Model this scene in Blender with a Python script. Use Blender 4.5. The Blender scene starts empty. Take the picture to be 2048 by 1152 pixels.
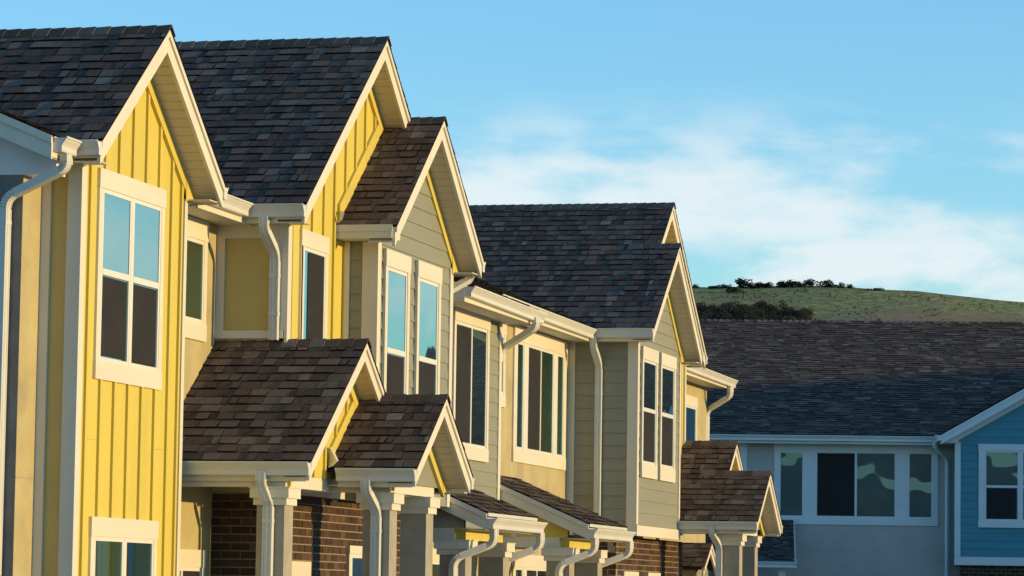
import bpy, bmesh, math, random
from mathutils import Vector, Matrix

random.seed(7)
sc = bpy.context.scene
COL = sc.collection

# ------------------------------------------------------------------ camera
SUN_E, SUN_ROT = 5.5, 88.5          # degrees; rotation measured from +Y towards +X
cam_d = bpy.data.cameras.new("camera")
cam = bpy.data.objects.new("camera", cam_d)
COL.objects.link(cam)
sc.camera = cam
yaw, pitch, roll = .24378452, .08865921, -.01464671
fw = Vector((-math.sin(yaw) * math.cos(pitch), math.cos(yaw) * math.cos(pitch), math.sin(pitch)))
rt = fw.cross(Vector((0, 0, 1))).normalized()
dn = fw.cross(rt)
r2 = math.cos(roll) * rt + math.sin(roll) * dn
d2 = -math.sin(roll) * rt + math.cos(roll) * dn
m = Matrix.Identity(4)
for i in range(3):
    m[i][0], m[i][1], m[i][2] = r2[i], -d2[i], -fw[i]
m.translation = Vector((11.19, -28.11, 1.6))
cam.matrix_world = m
cam_d.sensor_width = 36
cam_d.lens = 6966.87 / 2048 * 36
cam_d.clip_start = .5
cam_d.clip_end = 6000

# ------------------------------------------------------------------ sky
world = bpy.data.worlds.new("World")
sc.world = world
world.use_nodes = True
wt = world.node_tree
for n_ in list(wt.nodes):
    wt.nodes.remove(n_)
WN = wt.nodes.new
WL = wt.links.new
w_out = WN("ShaderNodeOutputWorld")
w_bg = WN("ShaderNodeBackground")
w_sky = WN("ShaderNodeTexSky")
w_sky.sky_type = 'NISHITA'
w_sky.sun_disc = False
w_sky.sun_elevation = math.radians(SUN_E)
w_sky.sun_rotation = math.radians(SUN_ROT)
w_sky.dust_density = 0.0
w_sky.ozone_density = 3.2
w_sky.air_density = 1.0
w_bg.inputs[1].default_value = .14
# thin high cloud: stretched noise over the sky's direction
tc = WN("ShaderNodeTexCoord")
sep = WN("ShaderNodeSeparateXYZ")
WL(tc.outputs["Generated"], sep.inputs[0])


def wmath(op, a, b=None, c=None):
    n = WN("ShaderNodeMath")
    n.operation = op
    for k, v in enumerate((a, b, c)):
        if v is None:
            continue
        if isinstance(v, (int, float)):
            n.inputs[k].default_value = v
        else:
            WL(v, n.inputs[k])
    return n.outputs[0]


def wramp(v, a, b, c=0., d=1.):
    n = WN("ShaderNodeMapRange")
    n.interpolation_type = 'SMOOTHSTEP'
    n.inputs[1].default_value, n.inputs[2].default_value = a, b
    n.inputs[3].default_value, n.inputs[4].default_value = c, d
    WL(v, n.inputs[0])
    return n.outputs[0]


az = wmath('ARCTAN2', sep.outputs[0], sep.outputs[1])
el = sep.outputs[2]
comb = WN("ShaderNodeCombineXYZ")
tilt = wmath('MULTIPLY_ADD', az, .05, el)          # bands that lean across the sky
WL(wmath('MULTIPLY', az, 9.0), comb.inputs[0])
WL(wmath('MULTIPLY', tilt, 46.0), comb.inputs[1])
comb.inputs[2].default_value = 8.8
nz = WN("ShaderNodeTexNoise")
nz.inputs["Scale"].default_value = .8
nz.inputs["Detail"].default_value = 6
nz.inputs["Roughness"].default_value = .52
nz.inputs["Distortion"].default_value = .6
WL(comb.outputs[0], nz.inputs["Vector"])
band = wmath('MULTIPLY', wramp(el, .150, .118), wramp(el, .088, .108))
comb2 = WN("ShaderNodeCombineXYZ")
WL(wmath('MULTIPLY', az, 30.0), comb2.inputs[0])
WL(wmath('MULTIPLY', tilt, 70.0), comb2.inputs[1])
comb2.inputs[2].default_value = 15.5
nz2 = WN("ShaderNodeTexNoise")
nz2.inputs["Scale"].default_value = 1.0
nz2.inputs["Detail"].default_value = 7
nz2.inputs["Roughness"].default_value = .5
WL(comb2.outputs[0], nz2.inputs["Vector"])
mixn = wmath('MULTIPLY_ADD', nz2.outputs[0], .52, wmath('MULTIPLY', nz.outputs[0], .55))
cl = wmath('MULTIPLY', wramp(mixn, .46, .66, 0., .92), band)
# lower bank of cumulus towards the horizon
comb3 = WN("ShaderNodeCombineXYZ")
WL(wmath('MULTIPLY', az, 16.0), comb3.inputs[0])
WL(wmath('MULTIPLY', wmath('MULTIPLY_ADD', az, -.10, el), 40.0), comb3.inputs[1])
comb3.inputs[2].default_value = 2.6
nz3 = WN("ShaderNodeTexNoise")
nz3.inputs["Scale"].default_value = .9
nz3.inputs["Detail"].default_value = 7
nz3.inputs["Roughness"].default_value = .57
WL(comb3.outputs[0], nz3.inputs["Vector"])
low = wmath('MULTIPLY', wramp(nz3.outputs[0], .43, .63, 0., .95), wramp(el, .116, .100))
cl = wmath('MAXIMUM', cl, low)
w_hsv = WN("ShaderNodeMix")
w_hsv.data_type = 'RGBA'
w_hsv.inputs["B"].default_value = (2.45, 2.75, 2.85, 1)
WL(cl, w_hsv.inputs["Factor"])
w_g = WN("ShaderNodeMix")
w_g.data_type = 'RGBA'
w_g.blend_type = 'MULTIPLY'
w_g.inputs["Factor"].default_value = 1
w_g.inputs["B"].default_value = (.95, 1.11, 1.19, 1)
WL(w_sky.outputs[0], w_g.inputs["A"])
WL(w_g.outputs["Result"], w_hsv.inputs["A"])
WL(w_hsv.outputs["Result"], w_bg.inputs[0])
WL(w_bg.outputs[0], w_out.inputs[0])

# ------------------------------------------------------------------ sun
sun_d = bpy.data.lights.new("sun", 'SUN')
sun_d.energy = 2.0
sun_d.angle = math.radians(.55)
sun_d.color = (1.0, .70, .28)
sun = bpy.data.objects.new("sun", sun_d)
COL.objects.link(sun)
se, sr = math.radians(SUN_E), math.radians(SUN_ROT)
sdir = Vector((math.sin(sr) * math.cos(se), math.cos(sr) * math.cos(se), math.sin(se)))
sun.rotation_euler = sdir.to_track_quat('Z', 'Y').to_euler()
sun.location = (60, 10, 30)

vs = sc.view_settings
vs.view_transform = 'Standard'
vs.look = 'None'
vs.exposure = 1.22
vs.gamma = 1
vs.use_curve_mapping = False

# ------------------------------------------------------------------ materials
MATS = {}


def mat(name, col, rough=.6, var=.12, vscale=6., bump=.0, bscale=60., stretch=(1, 1, 1), spec=.3, tint=False, dark=None, metallic=0.):
    if name in MATS:
        return MATS[name]
    mt = bpy.data.materials.new(name)
    mt.use_nodes = True
    nt = mt.node_tree
    N, L = nt.nodes.new, nt.links.new
    b = nt.nodes["Principled BSDF"]
    b.inputs["Roughness"].default_value = rough
    b.inputs["Specular IOR Level"].default_value = spec
    b.inputs["Metallic"].default_value = metallic
    t = N("ShaderNodeTexCoord")
    mp = N("ShaderNodeMapping")
    mp.inputs["Scale"].default_value = stretch
    L(t.outputs["Object"], mp.inputs[0])
    ns = N("ShaderNodeTexNoise")
    ns.inputs["Scale"].default_value = vscale
    ns.inputs["Detail"].default_value = 8
    ns.inputs["Roughness"].default_value = .6
    L(mp.outputs[0], ns.inputs["Vector"])
    mr = N("ShaderNodeMapRange")
    mr.inputs[1].default_value, mr.inputs[2].default_value = .3, .7
    mr.inputs[3].default_value, mr.inputs[4].default_value = 1 - var, 1 + var
    L(ns.outputs[0], mr.inputs[0])
    mul = N("ShaderNodeMix")
    mul.data_type = 'RGBA'
    mul.blend_type = 'MULTIPLY'
    mul.inputs["Factor"].default_value = 1
    mul.inputs["A"].default_value = (*col, 1)
    if tint:
        at = N("ShaderNodeAttribute")
        at.attribute_name = "tint"
        L(at.outputs["Color"], mul.inputs["A"])
    L(mr.outputs[0], mul.inputs["B"])
    res = mul.outputs["Result"]
    if dark:   # a second colour in blotches (weather stains, lichen)
        n2 = N("ShaderNodeTexNoise")
        n2.inputs["Scale"].default_value = dark[1]
        n2.inputs["Detail"].default_value = 5
        L(mp.outputs[0], n2.inputs["Vector"])
        m2 = N("ShaderNodeMapRange")
        m2.inputs[1].default_value, m2.inputs[2].default_value = dark[2], dark[3]
        L(n2.outputs[0], m2.inputs[0])
        mx = N("ShaderNodeMix")
        mx.data_type = 'RGBA'
        L(m2.outputs[0], mx.inputs["Factor"])
        L(res, mx.inputs["A"])
        mx.inputs["B"].default_value = (*dark[0], 1)
        res = mx.outputs["Result"]
    L(res, b.inputs["Base Color"])
    if bump:
        n3 = N("ShaderNodeTexNoise")
        n3.inputs["Scale"].default_value = bscale
        n3.inputs["Detail"].default_value = 6
        L(mp.outputs[0], n3.inputs["Vector"])
        bp = N("ShaderNodeBump")
        bp.inputs["Strength"].default_value = bump
        bp.inputs["Distance"].default_value = .01
        L(n3.outputs[0], bp.inputs["Height"])
        L(bp.outputs[0], b.inputs["Normal"])
    MATS[name] = mt
    return mt


YEL = mat("yellow_board", (.585, .472, .09), .55, .07, 2.5, .15, 90, (1, 1, .12))
YELT = mat("yellow_trim", (.60, .485, .11), .5, .06, 3, .12, 80)
CREAM = mat("cream_trim", (.66, .61, .48), .5, .06, 3., .18, 70, (1, 1, .2))
CREAMY = mat("cream_trim_level", (.66, .61, .48), .5, .06, 3., .18, 70, (1, .2, 1))
VINYL = mat("window_vinyl", (.68, .66, .58), .35, .03, 4)
SOFF = mat("soffit_vinyl", (.55, .50, .39), .45, .05, 3)
SAGE = mat("sage_siding", (.25, .25, .185), .6, .08, 2.5, .2, 70, (1, .1, 1))
SAGEX = mat("sage_siding_side", (.25, .25, .185), .6, .08, 2.5, .2, 70, (.1, 1, 1))
STUC = mat("tan_stucco", (.42, .355, .185), .85, .13, 2.2, .5, 45, dark=((.30, .26, .16), 1.3, .56, .78))
GSTUC = mat("column_stucco", (.33, .30, .23), .85, .14, 4, .6, 40)
GUT = mat("gutter_metal", (.62, .60, .52), .38, .05, 2, .05, 12, spec=.5)
SHING = mat("shingle", (.05, .05, .05), .95, .35, 55, .5, 220, spec=.08, tint=True)
DECK = mat("roof_felt", (.025, .024, .024), .9, .2, 8)
BRICK = mat("brick_face", (.12, .06, .04), .8, .3, 9, .5, 60, tint=True)
MORT = mat("mortar", (.27, .24, .16), .95, .2, 20, .5, 80)
SCREEN = screen_mat = mat("insect_screen", (.034, .032, .031), .75, .15, 3, spec=.15)
TANP = mat("tan_panel", (.52, .41, .145), .6, .08, 2.5, .1, 60)
DARKM = mat("dark_metal", (.04, .04, .04), .5)
FGREY = mat("grey_stucco", (.52, .465, .425), .85, .1, 1.5, .4, 30, dark=((.44, .40, .37), .7, .5, .8))
FBLUE = mat("blue_siding", (.075, .27, .33), .6, .1, 2.0, .15, 50, (.1, 1, 1))
FTRIM = mat("pale_trim", (.74, .74, .72), .5, .05, 3)
GRASS = mat("lawn", (.30, .25, .13), .95, .3, 1.5, .5, 30)
ROAD = mat("asphalt", (.055, .053, .05), .9, .2, 6, .4, 80)
CONC = mat("concrete", (.48, .45, .40), .9, .12, 2, .3, 50)


def see_through(mt, share):
    nt = mt.node_tree
    b, out = nt.nodes["Principled BSDF"], nt.nodes["Material Output"]
    t = nt.nodes.new("ShaderNodeBsdfTransparent")
    mx = nt.nodes.new("ShaderNodeMixShader")
    mx.inputs[0].default_value = share
    nt.links.new(b.outputs[0], mx.inputs[1])
    nt.links.new(t.outputs[0], mx.inputs[2])
    nt.links.new(mx.outputs[0], out.inputs[0])


see_through(SCREEN, .22)       # woven mesh lets some of the pane's reflection through


def glass_mat(name, refl, body, wob, wscale, clear=False):
    mt = bpy.data.materials.new(name)
    mt.use_nodes = True
    nt = mt.node_tree
    N, L = nt.nodes.new, nt.links.new
    out = nt.nodes["Material Output"]
    b = nt.nodes["Principled BSDF"]
    b.inputs["Base Color"].default_value = (*body, 1)
    b.inputs["Roughness"].default_value = .3
    b.inputs["Specular IOR Level"].default_value = .2
    g = N("ShaderNodeBsdfGlossy")
    g.inputs["Color"].default_value = (.58, .88, .86, 1)
    g.inputs["Roughness"].default_value = .015
    mx = N("ShaderNodeMixShader")
    lw = N("ShaderNodeLayerWeight")
    lw.inputs["Blend"].default_value = .5
    mr = N("ShaderNodeMapRange")
    mr.inputs[1].default_value, mr.inputs[2].default_value = 0, 1
    mr.inputs[3].default_value, mr.inputs[4].default_value = refl[0], refl[1]
    L(lw.outputs["Facing"], mr.inputs[0])
    L(mr.outputs[0], mx.inputs[0])
    if clear:
        tr_ = N("ShaderNodeBsdfTransparent")
        tr_.inputs["Color"].default_value = (*body, 1)
        L(tr_.outputs[0], mx.inputs[1])
    else:
        L(b.outputs[0], mx.inputs[1])
    L(g.outputs[0], mx.inputs[2])
    L(mx.outputs[0], out.inputs[0])
    t = N("ShaderNodeTexCoord")
    ns = N("ShaderNodeTexNoise")
    ns.inputs["Scale"].default_value = wscale
    ns.inputs["Detail"].default_value = 1
    L(t.outputs["Object"], ns.inputs["Vector"])
    bp = N("ShaderNodeBump")
    bp.inputs["Strength"].default_value = wob
    bp.inputs["Distance"].default_value = .02
    L(ns.outputs[0], bp.inputs["Height"])
    L(bp.outputs[0], g.inputs["Normal"])
    return mt


GLASS = glass_mat("window_glass", (.26, .80), (.03, .032, .028), .12, 1.3)
GLASSF = glass_mat("window_glass_far", (.07, .9), (.82, .86, .87), .40, 1.3, clear=True)
GLASSC = glass_mat("window_glass_clear", (.20, .75), (.70, .80, .76), .14, 1.4, clear=True)
ROOM = mat("painted_room_dark", (.012, .012, .012), .9)  # near-black colour, paints the darkness of an unlit room
CURT = mat("curtain_cloth", (.20, .19, .17), .9, .35, 14, .3, 20, (1, 1, .03))
CURTF = mat("far_pane_backing", (.30, .30, .31), .9, .10, 2)  # pale sheet added behind the far panes to lighten and soften their reflections

# ------------------------------------------------------------------ mesh helpers
OFF = {}     # world offset of each thing's empty, so child meshes can be given in world coordinates


class MB:
    def __init__(s):
        s.v, s.f, s.t, s.ft = [], [], [], []

    def poly(s, pts, vec, tint=None):
        """closed prism: polygon pts swept by vec"""
        k, n = len(s.v), len(pts)
        vec = Vector(vec)
        s.v += [Vector(p) for p in pts] + [Vector(p) + vec for p in pts]
        s.f.append(list(range(k, k + n)))
        s.f.append(list(range(k + 2 * n - 1, k + n - 1, -1)))
        for i in range(n):
            j = (i + 1) % n
            s.f.append([k + i, k + n + i, k + n + j, k + j])
        if tint is not None:
            s.t += [tint] * (2 * n)
        return s

    def hexa(s, lo, hi, tint=None):
        k = len(s.v)
        s.v += [Vector(p) for p in lo] + [Vector(p) for p in hi]
        s.f += [[k + 3, k + 2, k + 1, k], [k + 4, k + 5, k + 6, k + 7]]
        for i in range(4):
            j = (i + 1) % 4
            s.f.append([k + i, k + j, k + 4 + j, k + 4 + i])
        if tint is not None:
            s.t += [tint] * 8
        return s

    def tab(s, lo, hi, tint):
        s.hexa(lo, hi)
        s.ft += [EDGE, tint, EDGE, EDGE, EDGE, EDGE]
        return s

    def fb(s, F, a0, a1, z0, z1, n0, n1, tint=None):
        P = F.P
        return s.hexa([P(a0, z0, n0), P(a1, z0, n0), P(a1, z0, n1), P(a0, z0, n1)],
                      [P(a0, z1, n0), P(a1, z1, n0), P(a1, z1, n1), P(a0, z1, n1)], tint)

    def fpoly(s, F, az, n0, n1, tint=None):
        return s.poly([F.P(a, z, n0) for a, z in az], F.N * (n1 - n0), tint)

    def grid(s, rings, close=True, caps=True):
        k, n = len(s.v), len(rings[0])
        for r in rings:
            s.v += [Vector(p) for p in r]
        for i in range(len(rings) - 1):
            for j in range(n if close else n - 1):
                q = (j + 1) % n
                s.f.append([k + i * n + j, k + i * n + q, k + (i + 1) * n + q, k + (i + 1) * n + j])
        if caps:
            s.f.append(list(range(k + n - 1, k - 1, -1)))
            e = k + (len(rings) - 1) * n
            s.f.append(list(range(e, e + n)))
        return s


class Fr:
    def __init__(s, o, a, n):
        s.O, s.A, s.N, s.Z = Vector(o), Vector(a).normalized(), Vector(n).normalized(), Vector((0, 0, 1))

    def P(s, a, z, n):
        return s.O + s.A * a + s.N * n + s.Z * z


FX = Fr((0, 0, 0), (0, 1, 0), (1, 0, 0))          # street front of the row: a = Y, n = X


def FY(y):                                        # faces towards the camera: a = X, n = -Y
    return Fr((0, y, 0), (1, 0, 0), (0, -1, 0))


def mesh_from(name, mb, material, off=Vector()):
    me = bpy.data.meshes.new(name)
    me.from_pydata([tuple(p - off) for p in mb.v], [], mb.f)
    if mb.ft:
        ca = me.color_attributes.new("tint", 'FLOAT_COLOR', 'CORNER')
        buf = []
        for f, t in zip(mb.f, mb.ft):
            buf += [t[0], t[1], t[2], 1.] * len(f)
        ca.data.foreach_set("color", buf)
    elif mb.t:
        ca = me.color_attributes.new("tint", 'FLOAT_COLOR', 'POINT')
        buf = []
        for t in mb.t:
            buf += [t[0], t[1], t[2], 1.]
        ca.data.foreach_set("color", buf)
    bm = bmesh.new()
    bm.from_mesh(me)
    bmesh.ops.recalc_face_normals(bm, faces=bm.faces)
    bm.to_mesh(me)
    bm.free()
    me.materials.append(material)
    return me


def root_of(o):
    while o.parent:
        o = o.parent
    return o


def obj(name, mb, material, parent=None, kind=None, label=None):
    off = OFF.get(root_of(parent).name, Vector()) if parent else Vector()
    o = bpy.data.objects.new(name, mesh_from(name, mb, material, off))
    COL.objects.link(o)
    if parent:
        o.parent = parent
    if kind:
        o["kind"] = kind
    if label:
        o["label"] = label
    return o


def thing(name, loc, label, cat, group=None):
    e = bpy.data.objects.new(name, None)
    e.empty_display_size = .3
    e.location = loc
    COL.objects.link(e)
    e["label"], e["category"] = label, cat
    if group:
        e["group"] = group
    OFF[e.name] = Vector(loc)
    return e


def box1(name, F, a0, a1, z0, z1, n0, n1, material, parent):
    return obj(name, MB().fb(F, a0, a1, z0, z1, n0, n1), material, parent)


# ------------------------------------------------------------------ shingles
TINTS = [(.046, .034, .027), (.070, .053, .042), (.096, .073, .057), (.126, .097, .076), (.156, .122, .096), (.080, .055, .040), (.190, .155, .124)]
TINTS = [(a * .98 + .034, b * .98 + .0265, c * .98 + .0205) for a, b, c in TINTS]
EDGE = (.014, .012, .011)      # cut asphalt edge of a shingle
TW = [3, 4.5, 4.5, 3, 1.2, 3, .25]
BUD = {}
_sh = {}


def tab_verts(w, l, t, k0, k1):
    # front edge at y=0 proud by t, back tucked under the next course
    return ([(k0, 0, .001), (w + k1, 0, .001), (w, l, -.002), (0, l, -.002)],
            [(k0, 0, .001 + t), (w + k1, 0, .001 + t), (w, l, .003), (0, l, .003)])


def shingles(roof, O, ex, ey, ez, W, L, vis=(0, 99), budget=0, tscale=1., exp_=.143, skip=None, wr=(.08, .22)):
    """courses of laminated shingles on a slope; single pieces up to the budget, the rest one mesh"""
    house = root_of(roof)
    O, ex, ey, ez = Vector(O), Vector(ex), Vector(ey), Vector(ez)
    off = OFF[house.name]
    rot = Matrix((ex, ey, ez)).transposed().to_4x4()
    mass = MB()
    rows = int(math.ceil(L / exp_))
    for i in range(rows):
        s0 = i * exp_
        ln = min(exp_ + .035, L - s0)
        if ln < .02:
            continue
        def tc_(a, b, h):
            return O + ex * a + ey * b + ez * h
        # continuous backing layer of the course
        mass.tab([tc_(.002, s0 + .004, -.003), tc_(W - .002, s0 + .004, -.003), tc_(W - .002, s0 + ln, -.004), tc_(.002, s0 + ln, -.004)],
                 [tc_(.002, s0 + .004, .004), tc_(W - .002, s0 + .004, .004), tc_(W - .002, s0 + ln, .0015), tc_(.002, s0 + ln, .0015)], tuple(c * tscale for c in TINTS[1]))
        x = -random.random() * .2
        while x < W - .004:
            w = round(random.uniform(*wr) / .02) * .02
            if random.random() < .18:
                w = .08
            x0, x1 = max(x, 0), min(x + w, W)
            x += w
            if W - x1 < .03:
                x1 = W
                x = W
            w = x1 - x0
            if w < .012 or (skip and skip(x0, s0)):
                continue
            ti = random.choices(range(7), TW)[0]
            th = random.choice((.008, .012, .018, .022))
            sk = random.choice((-.010, -.006, 0, .006, .010))
            k0 = sk if x0 > 0 else 0
            k1 = -sk if x1 < W else 0
            q = (round(w, 3), round(ln, 3), ti, th, k0, k1)
            tint = tuple(c * tscale for c in TINTS[ti])
            lo, hi = tab_verts(w - .002, ln, th, k0, k1)
            if budget > 0 and BUD.get(house.name, 0) > 0 and vis[0] <= x0 <= vis[1]:
                budget -= 1
                BUD[house.name] -= 1
                key = q + (tscale,)
                if key not in _sh:
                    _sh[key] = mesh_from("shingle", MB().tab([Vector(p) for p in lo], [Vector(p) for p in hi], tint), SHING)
                o = bpy.data.objects.new("shingle", _sh[key])
                COL.objects.link(o)
                o.parent = roof
                mm = rot.copy()
                mm.translation = O + ex * x0 + ey * s0 - off
                o.matrix_local = mm
            else:
                def tr(p):
                    return O + ex * (x0 + p[0]) + ey * (s0 + p[1]) + ez * p[2]
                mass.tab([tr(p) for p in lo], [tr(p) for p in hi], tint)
    if mass.v:
        obj("shingle_field", mass, SHING, roof, kind="stuff")


def ridge_caps(roof, F, ac, za, p, n0, n1, tscale=1., vis0=-99):
    house = root_of(roof)
    off = OFF[house.name]
    c = 1 / math.hypot(1, p)
    hw = .135 * c
    e = .145
    n = n1
    meshes = []
    for ti in (1, 2, 3, 4, 5):
        mb = MB()
        rings = []
        for (y, lift) in ((.012, .014), (-e - .05, .001)):
            rings.append([(-hw, y, -hw * p + lift - .004), (0, y, lift - .002), (hw, y, -hw * p + lift - .004),
                          (hw, y, -hw * p + lift + .007), (0, y, lift + .012), (-hw, y, -hw * p + lift + .007)])
        mb.grid([[F.A * q[0] + F.N * q[1] + F.Z * q[2] for q in r] for r in rings])
        mb.t = [tuple(k * tscale for k in TINTS[ti])] * len(mb.v)
        meshes.append(mesh_from("ridge_cap", mb, SHING))
    while n > n0:
        if n < vis0:
            break
        o = bpy.data.objects.new("ridge_cap", random.choice(meshes))
        COL.objects.link(o)
        o.parent = roof
        o.location = F.P(ac, za, n) - off
        n -= e


# ------------------------------------------------------------------ trim, gutters, pipes
def gutter(parent, P0, P1, out, mat_=None, h=.125, d=.125, ends=True):
    """K-profile gutter; P0,P1 = ends of its top back edge"""
    P0, P1, out = Vector(P0), Vector(P1), Vector(out)
    Z = Vector((0, 0, 1))
    prof = [(0, -h), (.072, -h), (.078, -h + .012), (.076, -h + .045), (.088, -h + .068), (.108, -.030), (.112, -.018), (d, -.016), (d, .002), (d - .012, .002), (d - .014, -.010), (.008, -.010), (.008, .002), (0, .002)]
    return obj("gutter", MB().poly([P0 + out * a + Z * z for a, z in prof], P1 - P0), mat_ or GUT, parent)


def downspout(parent, pts, N, w=.088, d=.066, rad=.15, straps=(), mat_=None):
    """rectangular pipe along pts with ribbed elbows; N = normal of the plane the bends lie in"""
    pts = [Vector(p) for p in pts]
    N = Vector(N).normalized()
    path = [(pts[0], 0)]
    for i in range(1, len(pts) - 1):
        a, b, c = pts[i - 1], pts[i], pts[i + 1]
        u, v = (a - b).normalized(), (c - b).normalized()
        ang = u.angle(v)
        t = min(rad / math.tan(ang / 2), .45 * (a - b).length, .45 * (c - b).length)
        K = 14
        for k in range(K + 1):
            s = k / K
            q = (b + u * t) * (1 - s) ** 2 + b * 2 * s * (1 - s) + (b + v * t) * s * s
            path.append((q, 1 if k % 2 else 2))
    path.append((pts[-1], 0))
    prof = []
    for sgn in (1, -1):            # fluted broad faces
        xs = [(-.5, .5), (-.36, .5), (-.30, .40), (-.18, .40), (-.12, .5), (.12, .5), (.18, .40), (.30, .40), (.36, .5), (.5, .5)]
        prof += [(x * sgn, y * sgn) for x, y in xs]
    rings = []
    for i, (p, k) in enumerate(path):
        a = path[max(i - 1, 0)][0]
        b = path[min(i + 1, len(path) - 1)][0]
        T = (b - a).normalized()
        S = T.cross(N).normalized()
        sc_ = 1.0 if k == 0 else (1.06 if k == 2 else .90)
        rings.append([p + S * (x * d * sc_) + N * (y * w * sc_) for y, x in prof])
    o = obj("downspout", MB().grid(rings), mat_ or GUT, parent)
    for p in straps:
        p = Vector(p)
        S = Vector((0, 0, 1)).cross(N)
        mb = MB()
        r = [[p + S * x + N * y + Vector((0, 0, z)) for x, y in ((-d * .56, -w * .56), (d * .56, -w * .56), (d * .56, w * .56), (-d * .56, w * .56))] for z in (-.018, .018)]
        obj("strap", mb.grid(r), mat_ or GUT, o)
    return o


def window(parent, F, a0, a1, z0, z1, n, units, head=.17, sill=.16, cas=.09, th=.024, tm=None, gl=None, fm=None, mid=.5, mull=.05, curtains=(), cm=None):
    """trim round an opening on a wall at offset n; units = [(width share, kind)]"""
    tm, gl, fm = tm or CREAMY, gl or GLASS, fm or VINYL
    if F is FX:
        k = (th + .006) * (28.11 + a0) / (11.19 - n)      # trim measured on its outer face
        a0, a1 = a0 - k, a1 - k
    w = obj("window", MB().fb(F, a0 + .01, a1 - .01, z0 + .01, z1 - .01, n - .004, n + .003), tm, parent)
    obj("window_casing", MB().fb(F, a0, a0 + cas, z0 + sill, z1 - head, n, n + th), tm, w)
    obj("window_casing", MB().fb(F, a1 - cas, a1, z0 + sill, z1 - head, n, n + th), tm, w)
    obj("window_header", MB().fb(F, a0 - .008, a1 + .008, z1 - head, z1, n, n + th + .007), tm, w)
    obj("window_sill", MB().fb(F, a0 - .008, a1 + .008, z0, z0 + sill, n, n + th + .005), tm, w)
    b0, b1, c0, c1 = a0 + cas, a1 - cas, z0 + sill, z1 - head
    if curtains:
        obj("dark_room_plate", MB().fb(F, b0, b1, c0, c1, n + .0031, n + .0034), ROOM, w)  # flat plate just behind the glass; the room's darkness is painted on
        for (k0, k1) in curtains:
            e0, e1 = b0 + (b1 - b0) * k0, b0 + (b1 - b0) * k1
            nf = max(4, int((e1 - e0) / .05))
            pts = [(e0 + (e1 - e0) * i / nf, n + (.0036 if i % 2 else .0040)) for i in range(nf + 1)]
            ring = [F.P(a, c0, q) for a, q in pts] + [F.P(a, c0, n + .0035) for a, q in reversed(pts)]
            obj("curtain_or_backing", MB().poly(ring, F.Z * (c1 - c0)), cm or CURT, w)  # folded cloth; in the far windows the added pale backing
    tot = sum(u[0] for u in units)
    span = (b1 - b0) - mull * (len(units) - 1)
    a = b0
    fr = MB()
    for i, (sh, kind) in enumerate(units):
        e = a + span * sh / tot
        bw = .038
        f0, f1 = n, n + .020
        fr.fb(F, a, e, c0, c0 + bw, f0, f1).fb(F, a, e, c1 - bw, c1, f0, f1)
        fr.fb(F, a, a + bw, c0 + bw, c1 - bw, f0, f1).fb(F, e - bw, e, c0 + bw, c1 - bw, f0, f1)
        g0, g1, h0, h1 = a + bw, e - bw, c0 + bw, c1 - bw
        if kind == 'hung':
            zm = h0 + (h1 - h0) * mid
            fr.fb(F, g0, g1, zm - .028, zm + .028, f0, f1 + .004)
            obj("pane", MB().fb(F, g0, g1, zm + .028, h1, n + .0046, n + .015), gl, w)
            obj("pane", MB().fb(F, g0, g1, h0, zm - .028, n + .0046, n + .009), gl, w)
            obj("screen", MB().fb(F, g0 + .012, g1 - .03, h0 + .012, zm - .04, n + .010, n + .016), SCREEN, w)
        elif kind in ('slideL', 'slideR'):
            am = (g0 + g1) / 2
            fr.fb(F, am - .026, am + .026, h0, h1, f0, f1 + .004)
            obj("pane", MB().fb(F, g0, am - .026, h0, h1, n + .0046, n + .010), gl, w)
            obj("pane", MB().fb(F, am + .026, g1, h0, h1, n + .0046, n + .015), gl, w)
            s0, s1 = (g0 + .01, am - .03) if kind == 'slideL' else (am + .03, g1 - .01)
            obj("screen", MB().fb(F, s0, s1, h0 + .01, h1 - .01, n + .016, n + .019), SCREEN, w)
        elif kind == 'screened':
            obj("pane", MB().fb(F, g0, g1, h0, h1, n + .0046, n + .011), gl, w)
            obj("screen", MB().fb(F, g0 + .13, g1 - .01, h0 + .01, h1 - .01, n + .012, n + .017), SCREEN, w)
        else:
            obj("pane", MB().fb(F, g0, g1, h0, h1, n + .0046, n + .012), gl, w)
        if i < len(units) - 1:
            fr.fb(F, e, e + mull, c0, c1, n, n + (.022 if mull < .1 else th))
        a = e + mull
    obj("window_frame", fr, fm, w)
    return w


def lap_siding(wall, F, a0, a1, z0, z1, n, material, top=None, exp_=.178):
    """overlapping planks; top(z) -> (left, right) limits where a gable cuts them"""
    z = z0
    while z < z1 - .01:
        zt = min(z + exp_ + .012, z1)
        lo = (a0, a1)
        hi = (a0, a1)
        if top:
            l0, r0 = top(z)
            l1, r1 = top(zt)
            lo = (max(a0, l0), min(a1, r0))
            hi = (max(a0, l1), min(a1, r1))
            if lo[1] - lo[0] < .02:
                break
            if hi[1] <= hi[0]:
                mid = (hi[0] + hi[1]) / 2
                hi = (mid - .003, mid + .003)
        P = F.P
        b, t = n + .019, n + .006
        mb = MB().hexa([P(lo[0], z, n), P(lo[1], z, n), P(lo[1], z, b), P(lo[0], z, b)],
                       [P(hi[0], zt, n), P(hi[1], zt, n), P(hi[1], zt, t), P(hi[0], zt, t)])
        obj("plank", mb, material, wall)
        z += exp_


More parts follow.
